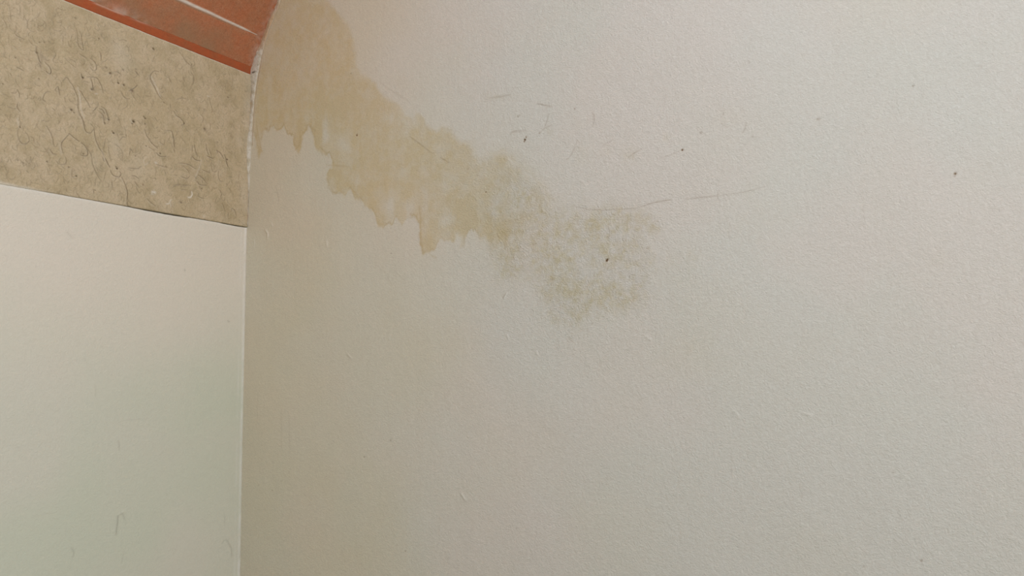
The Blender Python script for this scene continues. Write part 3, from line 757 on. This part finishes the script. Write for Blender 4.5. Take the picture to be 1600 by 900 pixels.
as_ = lines([(0, 0.26, 0.002), (0.26, 0.5, 0.01), (0.5, seg[-1], 0.06)])
ay = lines([(-ROOM_L, -0.7, 0.05), (-0.7, 0.0, 0.002)])
S, Y = np.meshgrid(as_, ay, indexing='ij')
VX, VZ = vault_at(S)
tx, tz = vault_at(np.clip(S + 0.004, 0, seg[-1]))
t2x, t2z = vault_at(np.clip(S - 0.004, 0, seg[-1]))
nx, nz_ = (tz - t2z), -(tx - t2x)
nl = np.hypot(nx, nz_) + 1e-12
nx, nz_ = nx / nl, nz_ / nl
# pale joint between the first and second course; it thins out towards the end wall
s_w = np.interp(2.4115, curve[:40, 1], seg[:40])
dist = (S - s_w) + 0.0005 * fbm(Y, S * 0, 30, 131, 3)
w_up = 0.0004 + 0.0024 * sstep(-0.02, -0.07, Y) + 0.0010 * sstep(-0.07, -0.25, Y)
line_ = np.exp(-(dist / w_up) ** 4) * (Y < -0.018) * (0.95 + 0.12 * fbm(Y, S, 60, 133, 3))
pale = np.clip(line_, 0, 1)
for kk in range(2, 12):              # the same joint again between the courses further up
    dk = S - s_w - 0.16 * (kk - 1) + 0.004 * fbm(Y, S * 0, 6, 140 + kk, 3)
    pale = np.maximum(pale, 0.6 * np.exp(-(dk / 0.004) ** 4))
# lime bloom along the top of the red band at the left, and by the end wall
bloom = np.exp(-((S - 0.002) / 0.012) ** 2) * sstep(-0.26, -0.36, Y) * np.clip(0.5 + fbm(Y, S, 35, 151, 3), 0, 1) * 0.5
bloom += sstep(-0.028, -0.004, Y) * np.clip(0.3 + fbm(Y, S, 60, 153, 3), 0, 1) * 0.35
pale = np.clip(np.maximum(pale, bloom), 0, 1)
grime_shade = np.clip(sstep(s_w, s_w - 0.05, S) * (0.32 + 0.5 * fbm(Y, S, 18, 155, 4)) * sstep(-0.05, -0.16, Y), 0, 0.6)
grime_shade = np.maximum(grime_shade, 0.7 * np.exp(-((dist + w_up + 0.0022) / 0.002) ** 2) * sstep(-0.06, -0.12, Y))  # faint grey shadow beneath the joint, put into the colour
rel = 0.0010 * fbm(Y, S, 22, 161, 4) + 0.0005 * fbm(Y, S, 90, 165, 3) + 0.0004 * line_ - 0.0008 * np.exp(-((dist + w_up + 0.002) / 0.002) ** 2)
rel *= (S < 0.6)
verts = np.stack([VX + nx * rel, Y, VZ + nz_ * rel], -1)
o = make_obj('ceiling', verts, grid_faces(len(as_), len(ay)), M_TERRA, {'pale': pale, 'grime_shade': grime_shade})
tag(o, 'brownish terracotta vaulted ceiling with a thin white joint line', 'ceiling')

# deeper red band along the springing
ab = lines([(0, 1, 0.1)])
ay2 = lines([(-ROOM_L, -0.7, 0.05), (-0.7, 0.0, 0.002)])
T, Y = np.meshgrid(ab, ay2, indexing='ij')
zb = Z_SPRING + 0.0003 + 0.0007 * np.abs(fbm(Y, T * 0, 25, 171, 3))
zt = 2.3385 + 0.0009 * fbm(Y, T * 0, 18, 173, 3)
BX = 0.0012 + 0.0014 * T - 0.0004 * (1 - T) ** 6 + 0.0005 * fbm(Y, T * .3, 50, 175, 3) + 0.0008 * sstep(.9, 1, T) * 0
BZ = zb + (zt - zb) * T
pl = np.clip(sstep(.75, 1, T) * sstep(-0.26, -0.36, Y) * (0.35 + fbm(Y, T * .1, 40, 177, 3)), 0, .6)
v = np.stack([BX, Y, BZ], -1).reshape(-1, 3)
nA, nB = len(ab), len(ay2)
lowr = v[:nB].copy()
lowr[:, 0] = -0.02
topr = v[-nB:].copy()
topr[:, 0] -= 0.004
v = np.vstack([v, lowr, topr])
f = grid_faces(nA, nB)
i = np.arange(nB - 1)
f = np.vstack([f, np.stack([nA * nB + i, i, i + 1, nA * nB + i + 1], -1), np.stack([(nA - 1) * nB + i, (nA + 1) * nB + i, (nA + 1) * nB + i + 1, (nA - 1) * nB + i + 1], -1)])
o = make_obj('trim_2', v, f, M_RED, {'pale': np.concatenate([pl.ravel(), np.zeros(2 * nB)])})
tag(o, 'narrow brick-red painted band between the stone band and the vault', 'painted band')

# ------------------------------------------------------------------ white filler run up the corner and along the vault's edge
# rows from bottom to top: pixel of its left edge, pixel of its right edge (on the end wall), tan amount
ROWS = [((386.0, 353), (387.6, 353), .2), ((386.6, 335), (388.0, 335), .2), ((387.2, 315), (388.8, 315), .1), ((387.3, 298), (389.2, 298), .1), ((386.5, 282), (390.2, 282), 0), ((385.3, 262), (391.0, 262), 0), ((384.8, 245), (391.8, 245), 0),
        ((385.0, 228), (392.8, 228), 0), ((386.0, 216), (393.4, 216), 0), ((388.6, 200), (394.4, 200), 0), ((389.5, 185), (395.4, 185), .05), ((390.6, 170), (396.6, 170), .05), ((391.2, 155), (398.0, 155), .05), ((392.0, 140), (399.6, 140), 0),
        ((392.2, 128), (401.6, 128), 0), ((391.2, 119), (402.8, 119), 0), ((391.0, 112), (404.2, 112), 0), ((394.0, 102), (406.2, 102), 0), ((397.0, 92), (408.0, 92), .0), ((400.5, 82), (410.6, 82), .15), ((405.0, 74), (412.8, 74), .7),
        ((410.5, 66), (414.8, 66), .8), ((413.5, 56), (417.6, 56), 1.0), ((415.5, 45), (421.0, 45), 1.0), ((419.0, 33), (425.6, 33), 1.0), ((424.5, 22), (430.6, 22), .9), ((430.0, 14), (434.4, 14), .7), ((432.5, 6), (437.0, 6), .6), ((435.0, -4), (440.0, -4), .5),
        ((441.0, -22), (447.0, -22), .5), ((452.0, -50), (458.0, -50), .5), ((470.0, -90), (476.0, -90), .5)]


def surf_pt(px, py):
    """where the line of sight meets the left wall or the vault"""
    r = ray(px, py)
    if left_pt(px, py)[2] < Z_SPRING + 0.003:
        return left_pt(px, py)
    ss = np.linspace(0, 0.9, 600)
    cx_, cz_ = vault_at(ss)
    val = (cz_ - CAM[2]) * r[0] - (cx_ - CAM[0]) * r[2]
    i_ = np.where(np.sign(val[:-1]) != np.sign(val[1:]))[0]
    if len(i_) == 0:
        return left_pt(px, py)
    i_ = i_[0]
    t_ = val[i_] / (val[i_] - val[i_ + 1])
    px_ = cx_[i_] + t_ * (cx_[i_ + 1] - cx_[i_])
    return CAM + r * ((px_ - CAM[0]) / r[0])


Lp, Rp, Tn = [], [], []
for a, b, t in ROWS:
    p = surf_pt(*a)
    p[1] = min(p[1], -0.0008)
    Lp.append(p)
    q = end_pt(*b)
    q[1] = -0.0004
    Rp.append(q)
    Tn.append(t)
Lp, Rp, Tn = np.array(Lp), np.array(Rp), np.array(Tn)
zz = np.arange(len(ROWS))
dense = np.linspace(0, len(ROWS) - 1, 520)
Lq = np.stack([np.interp(dense, zz, Lp[:, c]) for c in range(3)], -1)
Rq = np.stack([np.interp(dense, zz, Rp[:, c]) for c in range(3)], -1)
Tq = np.interp(dense, zz, Tn)
nc = 9
nd = len(dense)
W = np.linspace(0, 1, nc)
P = np.zeros((nd, nc, 3))
tan_ = np.zeros((nd, nc))
mk = np.zeros((nd, nc))
zq = Lq[:, 2]
rag = 0.0016 * fbm(zq, zq * 0, 120, 181, 4)
wid = np.linalg.norm(Rq - Lq, axis=1)
for c, w in enumerate(W):
    base_p = Lq * (1 - w) + Rq * w
    bul = math.sin(math.pi * w) * np.minimum(0.0022, wid * 0.22) * (1 + 0.8 * fbm(zq, zq * 0 + w * .05, 90, 185, 3))
    P[:, c] = base_p
    P[:, c, 0] += bul * 0.7 + 0.0006 * fbm(zq, zq * 0 + w * 0.03, 200, 187, 3)
    P[:, c, 1] -= bul * 0.7
    if c == 0:
        P[:, c, 1] += np.clip(rag, -0.003, 0.0015) * (wid > 0.004)
    tan_[:, c] = np.clip(Tq + 0.5 * (fbm(zq, zq * 0 + w * 0.03, 60, 189, 3)) * (Tq > .02), 0, 1)
hz = end_pt(395, 114)[2]
for c in range(nc):
    mk[:, c] = 0.95 * np.exp(-((P[:, c, 2] - hz) / 0.0022) ** 2) * np.exp(-((W[c] - 0.40) / 0.24) ** 2)
# the filler's right margin: a groove's shade painted into the colour where it has come away from the wall
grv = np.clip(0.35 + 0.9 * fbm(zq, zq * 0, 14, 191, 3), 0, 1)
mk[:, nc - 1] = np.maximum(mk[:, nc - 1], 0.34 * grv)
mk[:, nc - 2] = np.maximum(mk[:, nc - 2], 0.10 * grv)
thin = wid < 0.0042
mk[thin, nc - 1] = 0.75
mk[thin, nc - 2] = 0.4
# tuck both margins into the surfaces
P[:, 0, 0] -= 0.0006
P[:, nc - 1, 1] += 0.001
o = make_obj('trim_3', P, grid_faces(nd, nc, flip=True), M_FILL, {'tan': tan_, 'mark': mk})
tag(o, 'thin ragged white plaster filler up the corner beside stone band', 'plaster seam')

# smear of paint on the end wall just beside the filler
nm = 400
sel = np.linspace(7, len(ROWS) - 1, nm)
Rm = np.stack([np.interp(sel, zz, Rp[:, c]) for c in range(3)], -1)
P = np.zeros((nm, 5, 3))
wv = 0.0032 + 0.0022 * fbm(Rm[:, 2], Rm[:, 2] * 0, 16, 195, 3)
for c, w in enumerate(np.linspace(0, 1, 5)):
    P[:, c] = Rm
    P[:, c, 0] += 0.0022 + w * np.clip(wv, .0008, 1)
    P[:, c, 1] = -0.0002 - 0.0006 * math.sin(math.pi * w) * (1 + fbm(Rm[:, 2], Rm[:, 2] * 0, 50, 197, 3))
P[:, 0, 1] = 0.0005
P[:, 4, 1] = 0.0005
o = make_obj('trim_4', P, grid_faces(nm, 5, flip=True), M_FILL, {'tan': np.full((nm, 5), 0.55), 'mark': np.full((nm, 5), 0.12)})
tag(o, 'hair-thin ridge of tan paint on the stained wall beside the vault', 'paint ridge')

# ------------------------------------------------------------------ the rest of the room (outside the frame, it shapes the light)
o = boxes_obj('floor', [(-0.25, -ROOM_L - 0.2, -0.1, ROOM_W + 0.25, 0.2, 0.0)], M_FLOOR)
tag(o, 'worn pale stone floor of the small vaulted room', 'floor')
WY0, WY1, WZ0, WZ1 = -2.45, -1.55, 1.65, 2.55
T_ = 0.22
o = boxes_obj('wall_right', [(ROOM_W, -ROOM_L, 0, ROOM_W + T_, WY0, 3.6), (ROOM_W, WY1, 0, ROOM_W + T_, 0.0, 3.6),
                             (ROOM_W, WY0, 0, ROOM_W + T_, WY1, WZ0), (ROOM_W, WY0, WZ1, ROOM_W + T_, WY1, 3.6)], M_LEFT)
tag(o, 'pale plaster wall with the window opening, right of the camera', 'wall')
fr = [(ROOM_W + .10, WY0, WZ0, ROOM_W + .15, WY0 + .05, WZ1), (ROOM_W + .10, WY1 - .05, WZ0, ROOM_W + .15, WY1, WZ1), (ROOM_W + .10, WY0, WZ0, ROOM_W + .15, WY1, WZ0 + .05),
      (ROOM_W + .10, WY0, WZ1 - .05, ROOM_W + .15, WY1, WZ1)]
o = boxes_obj('window_1', fr, M_FRAME)
tag(o, 'plain pale wooden window frame in the right wall', 'window')
o = boxes_obj('wall_front', [(-0.25, -ROOM_L - T_, 0, 1.4, -ROOM_L, 3.6), (3.0, -ROOM_L - T_, 0, ROOM_W + T_, -ROOM_L, 3.6), (1.4, -ROOM_L - T_, 2.45, 3.0, -ROOM_L, 3.6)], M_LEFT)
tag(o, 'pale plaster wall behind the camera with a doorway', 'wall')

# opal ceiling lamp added out of view to brighten the upper walls
lamp_o = bpy.data.objects.new('added_fill_lamp', None)
C.objects.link(lamp_o)
lamp_o.location = (1.4, -1.2, 3.39)
lamp_o['label'] = 'added unseen ceiling lamp, round and white, on the crown of the vault'
lamp_o['category'] = 'lamp'


def lathe(name, prof, mat, parent, n=48):
    prof = np.array(prof)
    th = np.linspace(0, 2 * np.pi, n + 1)[:-1]
    P = np.stack([prof[:, None, 0] * np.cos(th), prof[:, None, 0] * np.sin(th), prof[:, None, 1] + 0 * th], -1)
    m_ = len(prof)
    F = []
    for a in range(m_ - 1):
        for b in range(n):
            F.append((a * n + b, (a + 1) * n + b, (a + 1) * n + (b + 1) % n, a * n + (b + 1) % n))
    return make_obj(name, P, F, mat, parent=parent)


lathe('base', [(0.33, 0.02), (0.33, -0.035), (0.315, -0.04), (0.02, -0.04)], M_FRAME, lamp_o)
k = Mat('opal_glass_lit', 0.4)
k.b.inputs['Emission Color'].default_value = (0.93, 0.99, 1.0, 1)
k.b.inputs['Emission Strength'].default_value = 4.0
lathe('diffuser', [(0.31, -0.04), (0.30, -0.055), (0.26, -0.065), (0.15, -0.07), (0.01, -0.071)], k.done(k.mix(0.0, srgb(240, 240, 236), srgb(240, 240, 236))), lamp_o)
